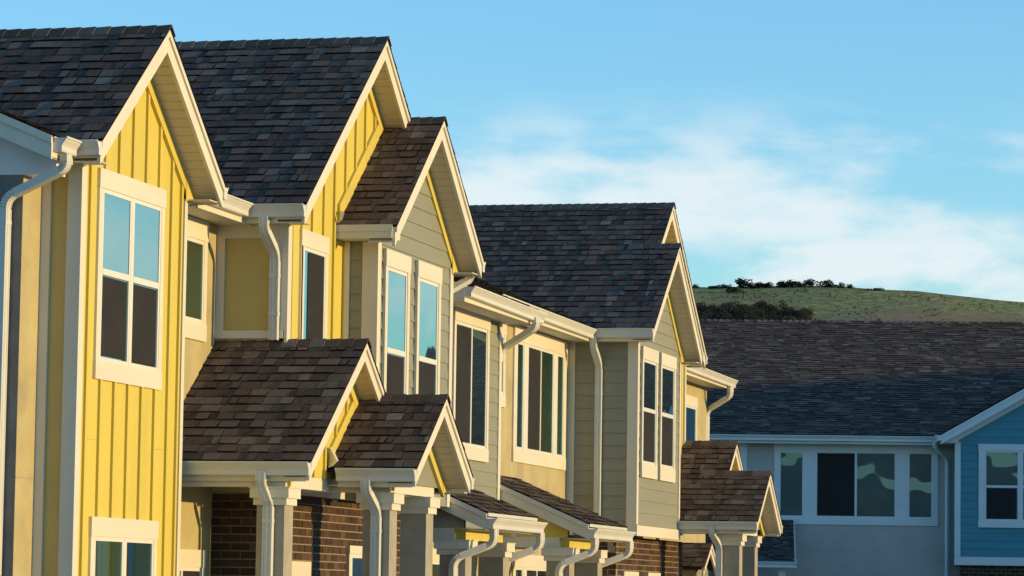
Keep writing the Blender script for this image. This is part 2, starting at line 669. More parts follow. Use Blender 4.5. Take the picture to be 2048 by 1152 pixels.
def battens(wall, F, pos, z0, topf, n, material, holes=(), w=.045, t=.024):
    for a in pos:
        z1 = topf(a)
        segs = [(z0, z1)]
        for (h0, h1, v0, v1) in holes:
            if h0 - .02 < a < h1 + .02:
                new = []
                for (s0, s1) in segs:
                    if v0 > s0 + .03 and v0 < s1:
                        new.append((s0, v0))
                        if v1 < s1 - .03:
                            new.append((v1, s1))
                    elif v1 > s0 and v1 < s1 - .03 and v0 <= s0:
                        new.append((v1, s1))
                    elif v0 <= s0 and v1 >= s1:
                        pass
                    else:
                        new.append((s0, s1))
                segs = new
        for (s0, s1) in segs:
            if s1 - s0 > .03:
                obj("batten", MB().fb(F, a - w / 2, a + w / 2, s0, s1, n, n + t), material, wall)


def slope_line(F, ac, za, p, sgn):
    return lambda a, dz=0.: za - p * abs(a - ac) + dz


def gable(H, F, ac, al, ar, nw, nr, nb, za, p, wl, wr, zb, wall_mat, frieze_mat, style='none', lstop=None, rstop=None,
          gl=None, gr=None, nl0=None, vis=-99., budget=0, ts=1., trim=None, n_left0=None, soffit=True, deck_l=True, caps=True, sofm=None, gut_mat=None, rake_h=.20, wallsheet=True, bat=None, holes=(), right_mass=True, siding_z0=None, left_cut=None):
    """gable roof with its ridge along n. al/ar eave lines, wl/wr wall edges, nw wall face, nr front of the rake, nb back end.
    lstop/rstop: the rake boards stop there (another roof butts in)"""
    tr = trim or CREAM
    sf = sofm or SOFF
    c = 1 / math.hypot(1, p)
    s = p * c
    zl, zr = za - p * (ac - al), za - p * (ar - ac)
    roof = MB()
    d0, d1 = -.014, -.06
    nl0_ = nb if n_left0 is None else n_left0
    roof.fpoly(F, [(ac, za + d0), (al + .004, zl + d0 + .003), (al + .004, zl + d1), (ac, za + d1)], nl0_, nr - .012)
    roof.fpoly(F, [(ac, za + d0), (ac, za + d1), (ar - .004, zr + d1), (ar - .004, zr + d0 + .003)], nb, nr - .012)
    R = obj("roof", roof, DECK, H)
    # shingles, left slope then right slope
    Ll = (ac - al) / c
    W = nr + .022 - nl0_
    shingles(R, F.P(al - .018, zl - .018 * p - .004, nl0_), F.N, F.A * c + F.Z * s, -F.A * s + F.Z * c, W, Ll + .02, vis=(vis - nl0_, 99), budget=budget, tscale=ts)
    if right_mass:
        Lr = (ar - ac) / c
        shingles(R, F.P(ar + .018, zr - .018 * p - .004, nr + .022), -F.N, -F.A * c + F.Z * s, F.A * s + F.Z * c, nr + .022 - nb, Lr + .02, tscale=ts)
    if caps:
        ridge_caps(R, F, ac, za + .006, p, max(nb, -3.2), nr + .02, ts)
    # rake boards
    for side in (-1, 1):
        stop = lstop if side < 0 else rstop
        ae = (al if side < 0 else ar) if stop is None else stop
        zf = lambda a: za - p * abs(a - ac)
        top, bot = -.022, -.022 - rake_h
        rb = obj("rake_board", MB().fpoly(F, [(ac, za + top), (ac, za + bot), (ae, zf(ae) + bot), (ae, zf(ae) + top)], nr - .034, nr - .004), tr, H)
        t2 = -.075
        obj("rake_trim", MB().fpoly(F, [(ac, za + top + .004), (ac, za + t2), (ae, zf(ae) + t2), (ae, zf(ae) + top + .004)], nr - .0035, nr + .016), tr, rb)
        # soffit under the overhang, in narrow panels
        if soffit:
            zs = -.022 - rake_h + .035
            so = obj("soffit", MB().fpoly(F, [(ac, za + zs + .02), (ac, za + zs + .008), (ae, zf(ae) + zs + .008), (ae, zf(ae) + zs + .02)], nw, nr - .036), sf, H)
            L = abs(ae - ac) / c
            k, e = 0., .112
            while k < L - .02:
                k1 = min(k + e - .006, L)
                q0, q1 = ac + side * k * c, ac + side * k1 * c
                u0, u1 = zf(q0) + zs, zf(q1) + zs
                obj("soffit_panel", MB().fpoly(F, [(q0, u0 + .006), (q0, u0 - .008), (q1, u1 - .001), (q1, u1 + .006)], nw + .002, nr - .037), sf, so)
                k += e
            # frieze board on the wall face
            fz0, fz1 = zs - .002, zs - .16
            we = max(ae, wl) if side < 0 else min(ae, wr)
            if frieze_mat:
                obj("frieze_board", MB().fpoly(F, [(ac, za + fz0), (ac, za + fz1), (we, zf(we) + fz1), (we, zf(we) + fz0)], nw, nw + .034), frieze_mat, H)
    # boxed return closing the end of the overhang at each eave
    if soffit and frieze_mat:
        for side, g in ((-1, gl), (1, gr)):
            if not g:
                continue
            ae, w_ = (al, wl) if side < 0 else (ar, wr)
            zf = lambda a: za - p * abs(a - ac)
            zs = -.022 - rake_h + .03
            q0, q1 = w_ - side * .05, ae - side * .024
            obj("eave_return", MB().fpoly(F, [(q0, zf(q0) + zs), (q0, zf(ae) - .196), (q1, zf(ae) - .196), (q1, zf(q1) + zs)], nw + .0345, nw + .04), frieze_mat, H)
    # front wall
    if wallsheet:
        zz = lambda a: za - p * abs(a - ac) - .05
        wall = obj("wall", MB().fpoly(F, [(wl, zb), (wr, zb), (wr, zz(wr)), (ac, zz(ac)), (wl, zz(wl))], nw - .10, nw), wall_mat, H)
        if style == 'lap':
            off = .05
            lap_siding(wall, F, wl + .004, wr - .004, siding_z0 or zb, za - .1, nw, wall_mat,
                       top=lambda z: (ac - (za - off - z) / p, ac + (za - off - z) / p))
        elif style == 'batten':
            battens(wall, F, bat, zb, lambda a: zz(a) - .15, nw, wall_mat, holes)
    else:
        wall = None
    # eaves
    for side, g in ((-1, gl), (1, gr)):
        if not g:
            continue
        n0, n1 = g
        ae, ze, w_ = (al, zl, wl) if side < 0 else (ar, zr, wr)
        fa = obj("fascia", MB().fb(F, min(ae, ae + side * -.022), max(ae, ae - side * .022), ze - .20, ze - .035, n0, n1 - .036), tr, H)
        MBs = MB().fb(F, min(ae - side * .022, w_), max(ae - side * .022, w_), ze - .190, ze - .178, n0 - .3, n1 - .036)
        obj("soffit", MBs, sf, H)
        gutter(H, F.P(ae + side * .001, ze - .022, n0), F.P(ae + side * .001, ze - .022, n1 + .012), F.A * side, gut_mat)
    return R, wall


def corner_board(H, F, a, side, n, z0, z1, w=.095, t=.03, material=None, retw=.10):
    """front board at a wall corner (side=+1: wall runs towards +a)"""
    a0, a1 = (a - t, a + w) if side > 0 else (a - w, a + t)
    return obj("corner_board", MB().fb(F, a0, a1, z0, z1, n, n + t), material or CREAM, H)


def brick_face(H, F, a0, a1, z0, z1, n, bl=.203, ch=.0813, lim=None):
    wall = obj("brick_wall", MB().fb(F, a0, a1, z0, z1, n - .12, n - .010), MORT, H)
    j = .012
    k = 0
    z = z1
    cache = {}
    while z > z0:
        a = a0 - (.5 * bl if k % 2 else 0)
        while a < a1 - .01:
            b0, b1 = max(a + j / 2, a0), min(a + bl - j / 2, a1)
            a += bl
            if b1 - b0 < .02:
                continue
            base = random.choice(((.055, .028, .016), (.072, .036, .019), (.045, .023, .014), (.095, .050, .026), (.06, .033, .02)))
            obj("brick", MB().fb(F, b0, b1, z - ch + j, z, n - .030, n + random.uniform(-.002, .002), base), BRICK, wall)
        z -= ch
        k += 1
    return wall


def column(H, x0, x1, y0, y1, z0, ztop, name="column"):
    """rendered square post with a stepped cap"""
    F = FX
    c = obj(name, MB().fb(F, y0, y1, z0, ztop - .17, x0, x1), GSTUC, H)
    obj("capital", MB().fb(F, y0 - .028, y1 + .028, ztop - .17, ztop - .105, x0 - .028, x1 + .028), CREAM, c)
    obj("capital", MB().fb(F, y0 - .055, y1 + .055, ztop - .105, ztop - .012, x0 - .055, x1 + .055), CREAM, c)
    obj("cap_flashing", MB().fb(F, y0 - .065, y1 + .065, ztop - .012, ztop, x0 - .065, x1 + .065), GUT, c)
    return c


# ------------------------------------------------------------------ ground
def sheet(name, x0, x1, y0, y1, z, material):
    o = obj(name, MB().poly([(x0, y0, z - .3), (x1, y0, z - .3), (x1, y1, z - .3), (x0, y1, z - .3)], (0, 0, .3)), material)
    o["kind"] = "structure"
    return o


sheet("ground", -3000, 3000, -3000, 3000, 0, GRASS)
sheet("road", 12.5, 19.5, -200, 300, .004, ROAD)
sheet("pavement", 9.5, 11.9, -200, 300, .12, CONC)
sheet("driveway", 2.6, 9.5, -60, 31, .03, CONC)

# ------------------------------------------------------------------ main roof and eaves of the row
MS, ME, MZ = .417, .38, 5.44      # main roof pitch, eave line, eave height


def mz(x):
    return MZ + MS * (ME - x)


def main_roof(H, y0, y1, xe, shing=True, ts=1.):
    Z = Vector((0, 0, 1))
    mb = MB().poly([(xe, y0, mz(xe) - .016), (-6, y0, mz(-6) - .016), (-12.4, y0, mz(xe) - .016), (-12.4, y0, mz(xe) - .07), (-6, y0, mz(-6) - .07), (xe, y0, mz(xe) - .07)], (0, y1 - y0, 0))
    R = obj("roof", mb, DECK, H)
    if shing:
        c = 1 / math.hypot(1, MS)
        shingles(R, (xe + .018, y0, mz(xe + .018) - .006), (0, 1, 0), (-c, 0, c * MS), (c * MS, 0, c), y1 - y0, 3.2, tscale=ts)
    return R


def eave(H, y0, y1, xe, wx=0., g0=None, g1=None, sy0=None, sy1=None, drop=0.):
    """fascia, ribbed soffit and gutter of a stretch of main eave"""
    z = mz(xe)
    box1("fascia", FX, y0, y1, z - .205, z - .035, xe - .022, xe, CREAMY, H)
    so = box1("soffit", FX, y0, y1, z - .182, z - .17, wx, xe - .022, SOFF, H)
    y = y0
    while y < y1 - .02:
        e = min(y + .106, y1)
        obj("soffit_panel", MB().fb(FX, y, e, z - .190, z - .1825, wx + .002, xe - .024), SOFF, so)
        y += .112
    a, b = (y0 if g0 is None else g0), (y1 if g1 is None else g1)
    gutter(H, (xe + .001, a, z - .022), (xe + .001, b, z - .022 - drop), (1, 0, 0))


G1 = dict(ac=1.35, al=-.28, ar=2.98)
TS_P = 1.0

# ================================================================== near end house
H1 = thing("townhouse", (0, 1.5, 0), "near end townhouse with yellow board-and-batten gable and tall double window", "townhouse", "townhouses of the row")
BUD[H1.name] = 150
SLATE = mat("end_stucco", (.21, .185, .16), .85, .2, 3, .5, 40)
wall = obj("wall", MB().fb(FX, -.45, 4.70, .1, 5.30, -.2, 0), STUC, H1)
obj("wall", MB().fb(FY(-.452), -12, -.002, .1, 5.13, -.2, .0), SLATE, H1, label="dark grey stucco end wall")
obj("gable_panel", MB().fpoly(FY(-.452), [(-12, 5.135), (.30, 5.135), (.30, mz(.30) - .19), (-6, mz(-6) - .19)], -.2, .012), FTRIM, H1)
for z in (2.55,):
    obj("stucco_joint", MB().fb(FX, -.45, -.02, z, z + .012, 0, .003), GSTUC, H1)
main_roof(H1, -.76, -.28, ME)
main_roof(H1, -.28, 2.985, -.05, shing=False)
main_roof(H1, 2.985, 4.70, ME)
# gable end rake of the main roof at the near end
FE = FY(-.76)
obj("rake_board", MB().fpoly(FE, [(ME, mz(ME) - .03), (ME, mz(ME) - .215), (-6, mz(-6) - .215), (-6, mz(-6) - .03)], 0, .03), CREAM, H1)
obj("rake_trim", MB().fpoly(FE, [(ME + .004, mz(ME) - .018), (ME + .004, mz(ME) - .085), (-6, mz(-6) - .085), (-6, mz(-6) - .018)], .0305, .048), CREAM, H1)
obj("soffit", MB().fpoly(FE, [(ME, mz(ME) - .21), (ME, mz(ME) - .198), (-6, mz(-6) - .198), (-6, mz(-6) - .21)], -.31, -.001), SOFF, H1)
eave(H1, -.455, -.28, ME, g0=-.75, g1=-.405)
box1('fascia', FX, -.76, -.4555, mz(ME) - .205, mz(ME) - .035, ME - .022, ME, CREAMY, H1)
eave(H1, 2.985, 4.70, ME, g0=3.105, g1=4.275)
box1("soffit", FX, 2.74, 2.984, 5.262, 5.27, .0, .35, SOFF, H1)
R, w1 = gable(H1, FX, ac=1.35, al=-.28, ar=2.98, nw=.34, nr=.63, nb=-3.0, za=6.68, p=.75, wl=0, wr=2.70, zb=.1,
              wall_mat=YEL, frieze_mat=YELT, style='batten', gl=(ME, .63), gr=(ME, .63), vis=-1.4, budget=150,
              bat=[.23, .58, .93, 1.28, 1.63, 1.98, 2.33, 2.60], holes=[(.5, 2.2, 3.45, 5.30), (.5, 2.2, .55, 2.25)])
obj("sheet_joint", MB().fb(FX, .255, .555, 2.915, 2.922, .34, .342).fb(FX, 2.0, 2.3, 2.905, 2.912, .34, .342), STUC, w1)
corner_board(H1, FX, 0, 1, .34, .1, 5.28)
corner_board(H1, FX, 2.70, -1, .34, .1, 5.28, w=.05)
sw = obj("side_wall", MB().fb(FY(0), 0, .335, .1, 5.3, -.1, 0), TANP, H1)
obj("side_board", MB().fb(FY(0), .0, .085, .1, 5.25, 0, .026), CREAM, sw)
obj("side_board", MB().fb(FY(0), .24, .3395, .1, 5.28, 0, .0295), CREAM, sw)
window(H1, FX, .5, 2.2, 3.45, 5.30, .34, [(1, 'hung'), (1, 'hung')], mid=.52, mull=.04)
window(H1, FX, .5, 2.2, .55, 2.25, .34, [(1, 'fixed'), (1, 'fixed')], mull=.04, gl=GLASSC, curtains=[(.0, .14), (.2, .46), (.72, 1.)])
window(H1, FX, 3.30, 4.42, 4.06, 5.245, 0, [(1, 'fixed')], head=.20, sill=.17)
window(H1, FX, 3.20, 4.54, .6, 2.02, 0, [(1, 'slideR')], head=.17)
downspout(H1, [(.44, -.60, 5.285), (.44, -.60, 5.17), (-.13, -.52, 4.93), (-.13, -.52, .2)], (.14, 1, 0), straps=[(-.13, -.52, 4.72)])

# ================================================================== second house: tall yellow gable, sage gable, double porch
H2 = thing("townhouse", (0, 7.2, 0), "townhouse with tall yellow gable behind a sage gable, brick porch with two gables", "townhouse", "townhouses of the row")
BUD[H2.name] = 300
main_roof(H2, 4.70, 9.7, -.6, shing=False)
# porch roofs first so that the single shingles go to the largest ones
gable(H2, FX, ac=4.72, al=2.95, ar=6.49, nw=1.30, nr=1.55, nb=0, za=4.09, p=.7, wl=3.05, wr=5.35, zb=2.72, wall_mat=YEL, frieze_mat=YELT,
      style='batten', bat=[3.5, 3.85, 4.2, 4.55, 4.9, 5.2], rstop=5.35, gl=(.02, 1.55), vis=0, budget=130, ts=TS_P, rake_h=.17)
gable(H2, FX, ac=5.35, al=4.30, ar=6.40, nw=1.92, nr=2.20, nb=1.30, za=3.58, p=.7, wl=4.42, wr=6.28, zb=2.70, wall_mat=SAGE, frieze_mat=YELT,
      style='none', gl=(1.42, 2.20), gr=(1.42, 2.20), vis=0, budget=60, ts=TS_P, rake_h=.17)
R, w3 = gable(H2, FX, ac=8.15, al=6.35, ar=9.95, nw=1.08, nr=1.37, nb=.70, za=6.77, p=.75, wl=6.65, wr=9.65, zb=2.6, wall_mat=SAGE, frieze_mat=YELT,
              style='lap', vis=0, budget=90, gr=(.75, 1.37), ts=TS_P)
R, w2 = gable(H2, FX, ac=7.15, al=4.40, ar=9.90, nw=.72, nr=1.0, nb=-4.0, za=7.5, p=.75, wl=4.70, wr=9.60, zb=2.6, wall_mat=YEL, frieze_mat=YELT,
              style='batten', rstop=8.15, gl=(ME, 1.0), vis=-.2, budget=120, bat=[4.86, 5.16, 5.51, 5.90, 6.27, 6.65, 7.0, 7.35, 7.7, 8.05], holes=[(5.22, 6.15, 3.3, 5.26)], right_mass=True)
# yellow skirt board where the sage roof runs up the yellow wall
obj("skirt_board", MB().fpoly(FX, [(6.40, 5.645), (8.08, 6.905), (8.08, 6.70), (6.40, 5.45)], .72, .752), YELT, H2)
obj("skirt_board", MB().fpoly(FX, [(4.30, 2.985), (5.30, 3.685), (5.30, 3.54), (4.30, 2.84)], 1.30, 1.33), YELT, H2)
# boxed eave of the sage gable, with a kick-out diverter
obj("boxed_eave", MB().fb(FX, 6.33, 6.65, 5.285, 5.40, .73, 1.335).fb(FX, 6.318, 6.33, 5.355, 5.425, .73, 1.345), CREAM, H2)
obj("kickout_flashing", MB().poly([(.74, 6.30, 5.44), (.74, 6.42, 5.58), (.80, 6.30, 5.56), (.80, 6.24, 5.47)], (.03, 0, 0)), GUT, H2)
obj("kickout_flashing", MB().poly([(1.33, 4.26, 2.83), (1.33, 4.30, 3.03), (1.42, 4.22, 2.90)], (.01, .05, 0)), GUT, H2)
corner_board(H2, FX, 4.70, 1, .72, 2.6, 5.28)
sw = obj("side_wall", MB().fb(FY(4.70), 0, .715, 2.6, 5.3, -.1, 0), TANP, H2)
obj("side_board", MB().fb(FY(4.70), .0, .085, 4.2, 5.12, 0, .026), CREAM, sw)
obj("side_board", MB().fb(FY(4.70), .60, .7195, 4.2, 5.28, 0, .0295), CREAM, sw)
obj("side_board", MB().fb(FY(4.70), .0, .598, 5.12, 5.25, 0, .025), CREAM, sw)
obj("side_board", MB().fb(FY(4.70), .0, .71, 4.12, 4.199, 0, .04), CREAM, sw)
window(H2, FX, 5.22, 6.15, 3.3, 5.26, .72, [(1, 'screened')], head=.17)
corner_board(H2, FX, 6.65, 1, 1.08, 2.6, 5.28)
corner_board(H2, FX, 9.65, -1, 1.08, 2.6, 5.28)
sw = obj("side_wall", MB().fb(FY(6.65), .72, 1.075, 2.6, 5.3, -.1, 0), SAGEX, H2)
lap_siding(sw, FY(6.65), .80, .94, 2.6, 5.3, 0, SAGEX)
obj("side_board", MB().fb(FY(6.65), .745, .80, 2.6, 5.28, 0, .028), CREAM, sw)
obj("side_board", MB().fb(FY(6.65), .94, 1.0795, 2.6, 5.28, 0, .0295), CREAM, sw)
sw = obj("side_wall", MB().fb(Fr((0, 9.65, 0), (-1, 0, 0), (0, 1, 0)), -1.07, 0, 2.6, 5.3, -.1, 0), SAGEX, H2)
window(H2, FX, 6.98, 7.93, 3.2, 5.23, 1.10, [(1, 'hung')], head=.18, mid=.48, th=.03)
window(H2, FX, 8.24, 9.22, 3.2, 5.23, 1.10, [(1, 'hung')], head=.18, mid=.48, th=.03)
downspout(H2, [(.60, 4.335, 5.30), (.60, 4.335, 5.18), (.63, 4.62, 4.96), (.63, 4.62, 4.10)], (1, 0, 0), straps=[(.63, 4.62, 4.74), (.63, 4.62, 4.36)])
downspout(H2, [(1.22, 10.01, 5.30), (1.22, 10.01, 5.2), (.94, 9.74, 4.98), (.94, 9.74, 3.2)], (1, .2, 0))
# brick ground floor under the porch
brick_face(H2, FY(4.70), .0, .72, 1.3, 2.585, 0)
brick_face(H2, FX, 4.70, 9.60, 1.3, 2.585, .72)
obj("wall", MB().fb(FX, 4.70, 9.60, .1, 1.3, .5, .72), BRICK, H2)
obj("beam_trim", MB().fb(FX, 4.72, 9.6, 2.59, 2.66, .30, .80), CREAM, H2)
window(H2, FX, 4.98, 5.72, .6, 1.93, .722, [(1, 'fixed')])
window(H2, FX, 7.10, 8.20, .3, 2.12, .722, [(1, 'fixed')], head=.09)
# porch frame
obj("porch_ceiling", MB().fb(FX, 2.99, 4.40, 2.70, 2.72, .02, 1.20).fb(FX, 4.56, 6.3, 2.69, 2.71, .74, 1.84), SOFF, H2)
obj("beam", MB().fb(FX, 3.00, 3.14, 2.60, 2.757, .02, 1.30), CREAM, H2)
obj("beam", MB().fb(FX, 3.141, 4.46, 2.60, 2.735, 1.16, 1.296), CREAMY, H2)
obj("beam", MB().fb(FX, 4.48, 4.62, 2.60, 2.725, .74, 1.90), CREAM, H2)
obj("beam", MB().fb(FX, 4.621, 6.10, 2.60, 2.715, 1.76, 1.896), CREAMY, H2)
column(H2, 1.03, 1.30, 2.98, 3.25, .2, 2.60)
column(H2, 1.63, 1.90, 4.46, 4.72, .2, 2.60)
column(H2, 1.63, 1.90, 5.80, 6.07, .2, 2.60)
downspout(H2, [(1.10, 2.875, 2.735), (1.10, 2.875, 2.62), (1.16, 2.93, 2.44), (1.16, 2.93, .2)], (1, 0, 0), straps=[(1.16, 2.93, 2.28)])
downspout(H2, [(1.72, 4.225, 2.715), (1.72, 4.225, 2.62), (1.78, 4.40, 2.42), (1.78, 4.40, .2)], (1, 0, 0), straps=[(1.78, 4.40, 2.22)])

# ================================================================== middle house: stucco with a sage bay and two shed porches
H3 = thing("townhouse", (0, 14, 0), "tan stucco townhouse with sage bay between two shed roofed porches", "townhouse", "townhouses of the row")
BUD[H3.name] = 0
XB = .77
obj("wall", MB().fb(FX, 9.70, 20.30, .1, 5.30, -.2, 0), STUC, H3)
bay = obj("wall", MB().fb(FX, 12.05, 14.85, 2.4, 5.17, 0, .35), SAGE, H3)
lap_siding(bay, FX, 12.05, 14.85, 2.45, 5.11, .35, SAGE)
main_roof(H3, 9.7, 11.5, ME)
main_roof(H3, 11.5, 15.15, XB)
main_roof(H3, 15.15, 20.2, ME)
eave(H3, 9.9, 11.5, ME)
eave(H3, 11.5, 15.10, XB, wx=.35, g0=11.48, g1=15.2, drop=.03)
eave(H3, 15.15, 20.30, ME, g1=19.875, g0=14.4, drop=.025)
obj("eave_return", MB().fpoly(FY(11.5), [(ME, mz(XB) - .205), (XB, mz(XB) - .205), (XB, mz(XB) - .02), (ME, mz(ME) - .02)], 0, .026), CREAM, H3)
obj("eave_return", MB().fpoly(FY(15.13), [(ME, mz(XB) - .205), (XB, mz(XB) - .205), (XB, mz(XB) - .02), (ME, mz(ME) - .02)], 0, .026), CREAM, H3)
corner_board(H3, FX, 14.85, -1, .35, 2.4, 5.1)
obj("side_board", MB().fb(Fr((0, 14.85, 0), (-1, 0, 0), (0, 1, 0)), -.35, 0, 2.4, 5.1, 0, .03), CREAM, H3)
window(H3, FX, 12.57, 14.29, 3.28, 5.085, .371, [(1, 'slideL')], head=.15, th=.03)
window(H3, FX, 15.80, 16.62, 4.10, 5.225, 0, [(1, 'fixed')])
window(H3, FX, 17.10, 20.20, 3.41, 5.235, 0, [(.38, 'fixed'), (1.52, 'slideL'), (.40, 'fixed')], cas=.17, mull=.24, head=.20, sill=.17, gl=GLASSC, curtains=[(.47, .60), (.9, 1.)])
window(H3, FX, 17.20, 19.3, .6, 2.18, 0, [(.38, 'fixed'), (1.1, 'slideL')], cas=.12, mull=.2)
window(H3, FX, 12.5, 13.7, .6, 2.2, 0, [(1, 'fixed')])
downspout(H3, [(.86, 14.72, 5.15), (.86, 14.72, 5.02), (.36, 14.95, 4.76), (.36, 14.95, 4.6)], (.42, 1, 0))


def shed_porch(H, y0, y1, infill, first):
    xe, ze, p = 1.53, 2.55, .43
    zf = lambda x: ze + p * (xe - x)
    c = 1 / math.hypot(1, p)
    R = obj("roof", MB().poly([(xe, y0, zf(xe) - .016), (0, y0, zf(0) - .016), (0, y0, zf(0) - .07), (xe, y0, zf(xe) - .07)], (0, y1 - y0, 0)), DECK, H)
    shingles(R, (xe + .018, y0 - .02, zf(xe) - .012), (0, 1, 0), (-c, 0, c * p), (c * p, 0, c), y1 - y0 + .04, xe / c, tscale=TS_P)
    for F, y in ((FY(y0), y0), (Fr((0, y1, 0), (1, 0, 0), (0, 1, 0)), y1)):
        rb = obj("rake_board", MB().fpoly(F, [(xe, zf(xe) - .03), (xe, zf(xe) - .20), (0, zf(0) - .20), (0, zf(0) - .03)], -.03, 0), CREAM, H)
        obj("rake_trim", MB().fpoly(F, [(xe + .003, zf(xe) - .012), (xe + .003, zf(xe) - .072), (0, zf(0) - .072), (0, zf(0) - .012)], .0005, .022), GUT, rb)
    box1("fascia", FX, y0 + .001, y1 - .001, ze - .195, ze - .06, xe - .025, xe - .003, CREAMY, H)
    obj("drip_edge", MB().fb(FX, y0, y1, ze - .045, ze - .008, xe - .002, xe + .022), GUT, H)
    gutter(H, (xe + .001, y0 + .0, ze - .062), (xe + .001, y1 + .10, ze - .062), (1, 0, 0))
    obj("soffit", MB().fb(FX, y0 + .03, y1 - .03, ze - .20, ze - .19, 1.25, xe - .026), SOFF, H)
    # frame below
    obj("beam", MB().fb(FX, y0 + .17, y1 - .46, 2.24, 2.37, 1.13, 1.25), YELT, H)
    for yy in (y0 + .12, y1 - .42):
        obj("beam", MB().fb(FX, yy, yy + .10, 2.24, 2.37, .02, 1.128), CREAM, H)
    F = FY(y0 + .12)
    wi = obj("infill_wall", MB().fpoly(F, [(.02, 2.372), (1.24, 2.372), (1.24, zf(1.24) - .09), (.02, zf(.02) - .09)], -.08, 0), infill, H)
    if not first:
        obj("infill_board", MB().fb(F, .50, .57, 2.372, 2.78, 0, .02), CREAM, wi)
        obj("infill_board", MB().fpoly(F, [(.02, zf(.02) - .2), (1.24, zf(1.24) - .2), (1.24, zf(1.24) - .09), (.02, zf(.02) - .09)], 0, .022), CREAM, wi)
    column(H, .98, 1.28, y0 + .05, y0 + .33, .2, 2.24)
    column(H, .98, 1.28, y1 - .55, y1 - .27, .2, 2.24)
    downspout(H, [(1.59, y0 + .12, ze - .18), (1.59, y0 + .12, ze - .35), (1.16, y0 - .02, 2.02), (1.16, y0 - .02, .2)], (.31, 1, 0))
    downspout(H, [(1.59, y1 + .0, ze - .18), (1.59, y1 + .0, ze - .35), (1.16, y1 - .16, 2.02), (1.16, y1 - .16, .2)], (.35, 1, 0))
    return R


shed_porch(H3, 9.70, 12.05, GSTUC, True)
shed_porch(H3, 14.90, 17.15, YEL, False)

# ================================================================== far house of the row
H4 = thing("townhouse", (0, 24, 0), "farthest townhouse of the row with sage gable in front of a taller gable", "townhouse", "townhouses of the row")
BUD[H4.name] = 300
main_roof(H4, 20.2, 25.4, -.6, shing=False)
main_roof(H4, 25.4, 31.15, ME)
obj("wall", MB().fb(FX, 25.20, 30.9, .1, 5.30, -.2, 0), STUC, H4)
obj("wall", MB().fb(Fr((0, 30.9, 0), (-1, 0, 0), (0, 1, 0)), .001, 12, .1, 5.3, -.2, 0), STUC, H4)
ac5, za5 = 22.75, 7.5
ac4 = 21.8
za4 = za5 - .75 * (ac5 - ac4)
gable(H4, FX, ac=25.2, al=23.42, ar=26.98, nw=1.30, nr=1.55, nb=0, za=4.05, p=.7, wl=23.5, wr=26.9, zb=2.72, wall_mat=YEL, frieze_mat=YELT,
      lstop=24.5, vis=.3, budget=70, ts=TS_P, rake_h=.17)
gable(H4, FX, ac=24.5, al=23.42, ar=25.58, nw=1.92, nr=2.20, nb=1.30, za=4.05 - .7 * .7, p=.7, wl=23.55, wr=25.45, zb=2.70, wall_mat=SAGE, frieze_mat=YELT,
      n_left0=1.574, gl=(1.0, 2.20), gr=(1.4, 2.2), vis=0, budget=30, ts=TS_P, rake_h=.17)
R, w4 = gable(H4, FX, ac=ac4, al=20.0, ar=23.7, nw=.99, nr=1.29, nb=.70, za=za4, p=.75, wl=20.30, wr=23.42, zb=2.52, wall_mat=SAGE, frieze_mat=YELT,
              style='lap', n_left0=1.024, gl=(ME, 1.29), gr=(.75, 1.29), vis=0, budget=60, siding_z0=2.655)
R, w5 = gable(H4, FX, ac=ac5, al=20.0, ar=25.5, nw=.72, nr=1.0, nb=-4.2, za=za5, p=.75, wl=20.3, wr=25.2, zb=2.6, wall_mat=YEL, frieze_mat=YELT,
              style='batten', bat=[23.6, 23.9, 24.2, 24.55, 24.9], lstop=ac4, vis=-2.0, budget=200, gr=(ME, 1.0))
obj("belt_board", MB().fb(FX, 20.27, 23.45, 2.50, 2.65, .99, 1.03), CREAMY, H4)
corner_board(H4, FX, 20.30, 1, .99, 2.66, 5.26)
corner_board(H4, FX, 23.42, -1, .99, 2.66, 5.26, w=.07)
corner_board(H4, FX, 25.20, -1, .72, 2.66, 5.26, w=.07)
sw = obj("side_wall", MB().fb(FY(20.30), 0, .985, 2.5, 5.3, -.1, 0), SAGEX, H4)
lap_siding(sw, FY(20.30), .10, .87, 2.53, 5.3, 0, SAGEX)
obj("side_board", MB().fb(FY(20.30), .0, .10, 2.5, 5.28, 0, .028), CREAM, sw)
obj("side_board", MB().fb(FY(20.30), .87, .9895, 2.5, 5.28, 0, .0295), CREAM, sw)
for a0, a1 in ((20.68, 21.78), (22.0, 23.12)):
    window(H4, FX, a0, a1, 3.34, 5.21, 1.01, [(1, 'hung')], head=.18, mid=.52, th=.03, sill=.20)
window(H4, FX, 28.9, 30.08, 3.4, 5.02, 0, [(1, 'fixed')])
eave(H4, 25.62, 31.15, ME, drop=.03)
downspout(H4, [(.44, 19.935, 5.30), (.44, 19.935, 5.16), (.46, 20.22, 4.92), (.46, 20.22, 2.4)], (1, 0, 0), straps=[(.46, 20.22, 4.5)])
downspout(H4, [(.44, 30.75, 5.26), (.44, 30.75, 5.10), (-.02, 31.0, 4.86), (-.02, 31.0, 4.0)], (.48, 1, 0))
brick_face(H4, FX, 20.30, 25.2, 1.7, 2.50, .72)
brick_face(H4, FY(20.30), 0, .72, 1.7, 2.50, 0)
obj("wall", MB().fb(FX, 20.3, 25.2, .1, 1.7, .5, .72), BRICK, H4)
window(H4, FX, 20.9, 21.9, .6, 2.0, .722, [(1, 'fixed')])
window(H4, FX, 22.6, 23.5, .6, 2.0, .722, [(1, 'fixed')])
obj("beam", MB().fb(FX, 23.60, 23.74, 2.60, 2.70, .74, 1.90), CREAM, H4)
obj("beam", MB().fb(FX, 23.741, 25.2, 2.60, 2.70, 1.76, 1.896), CREAMY, H4)
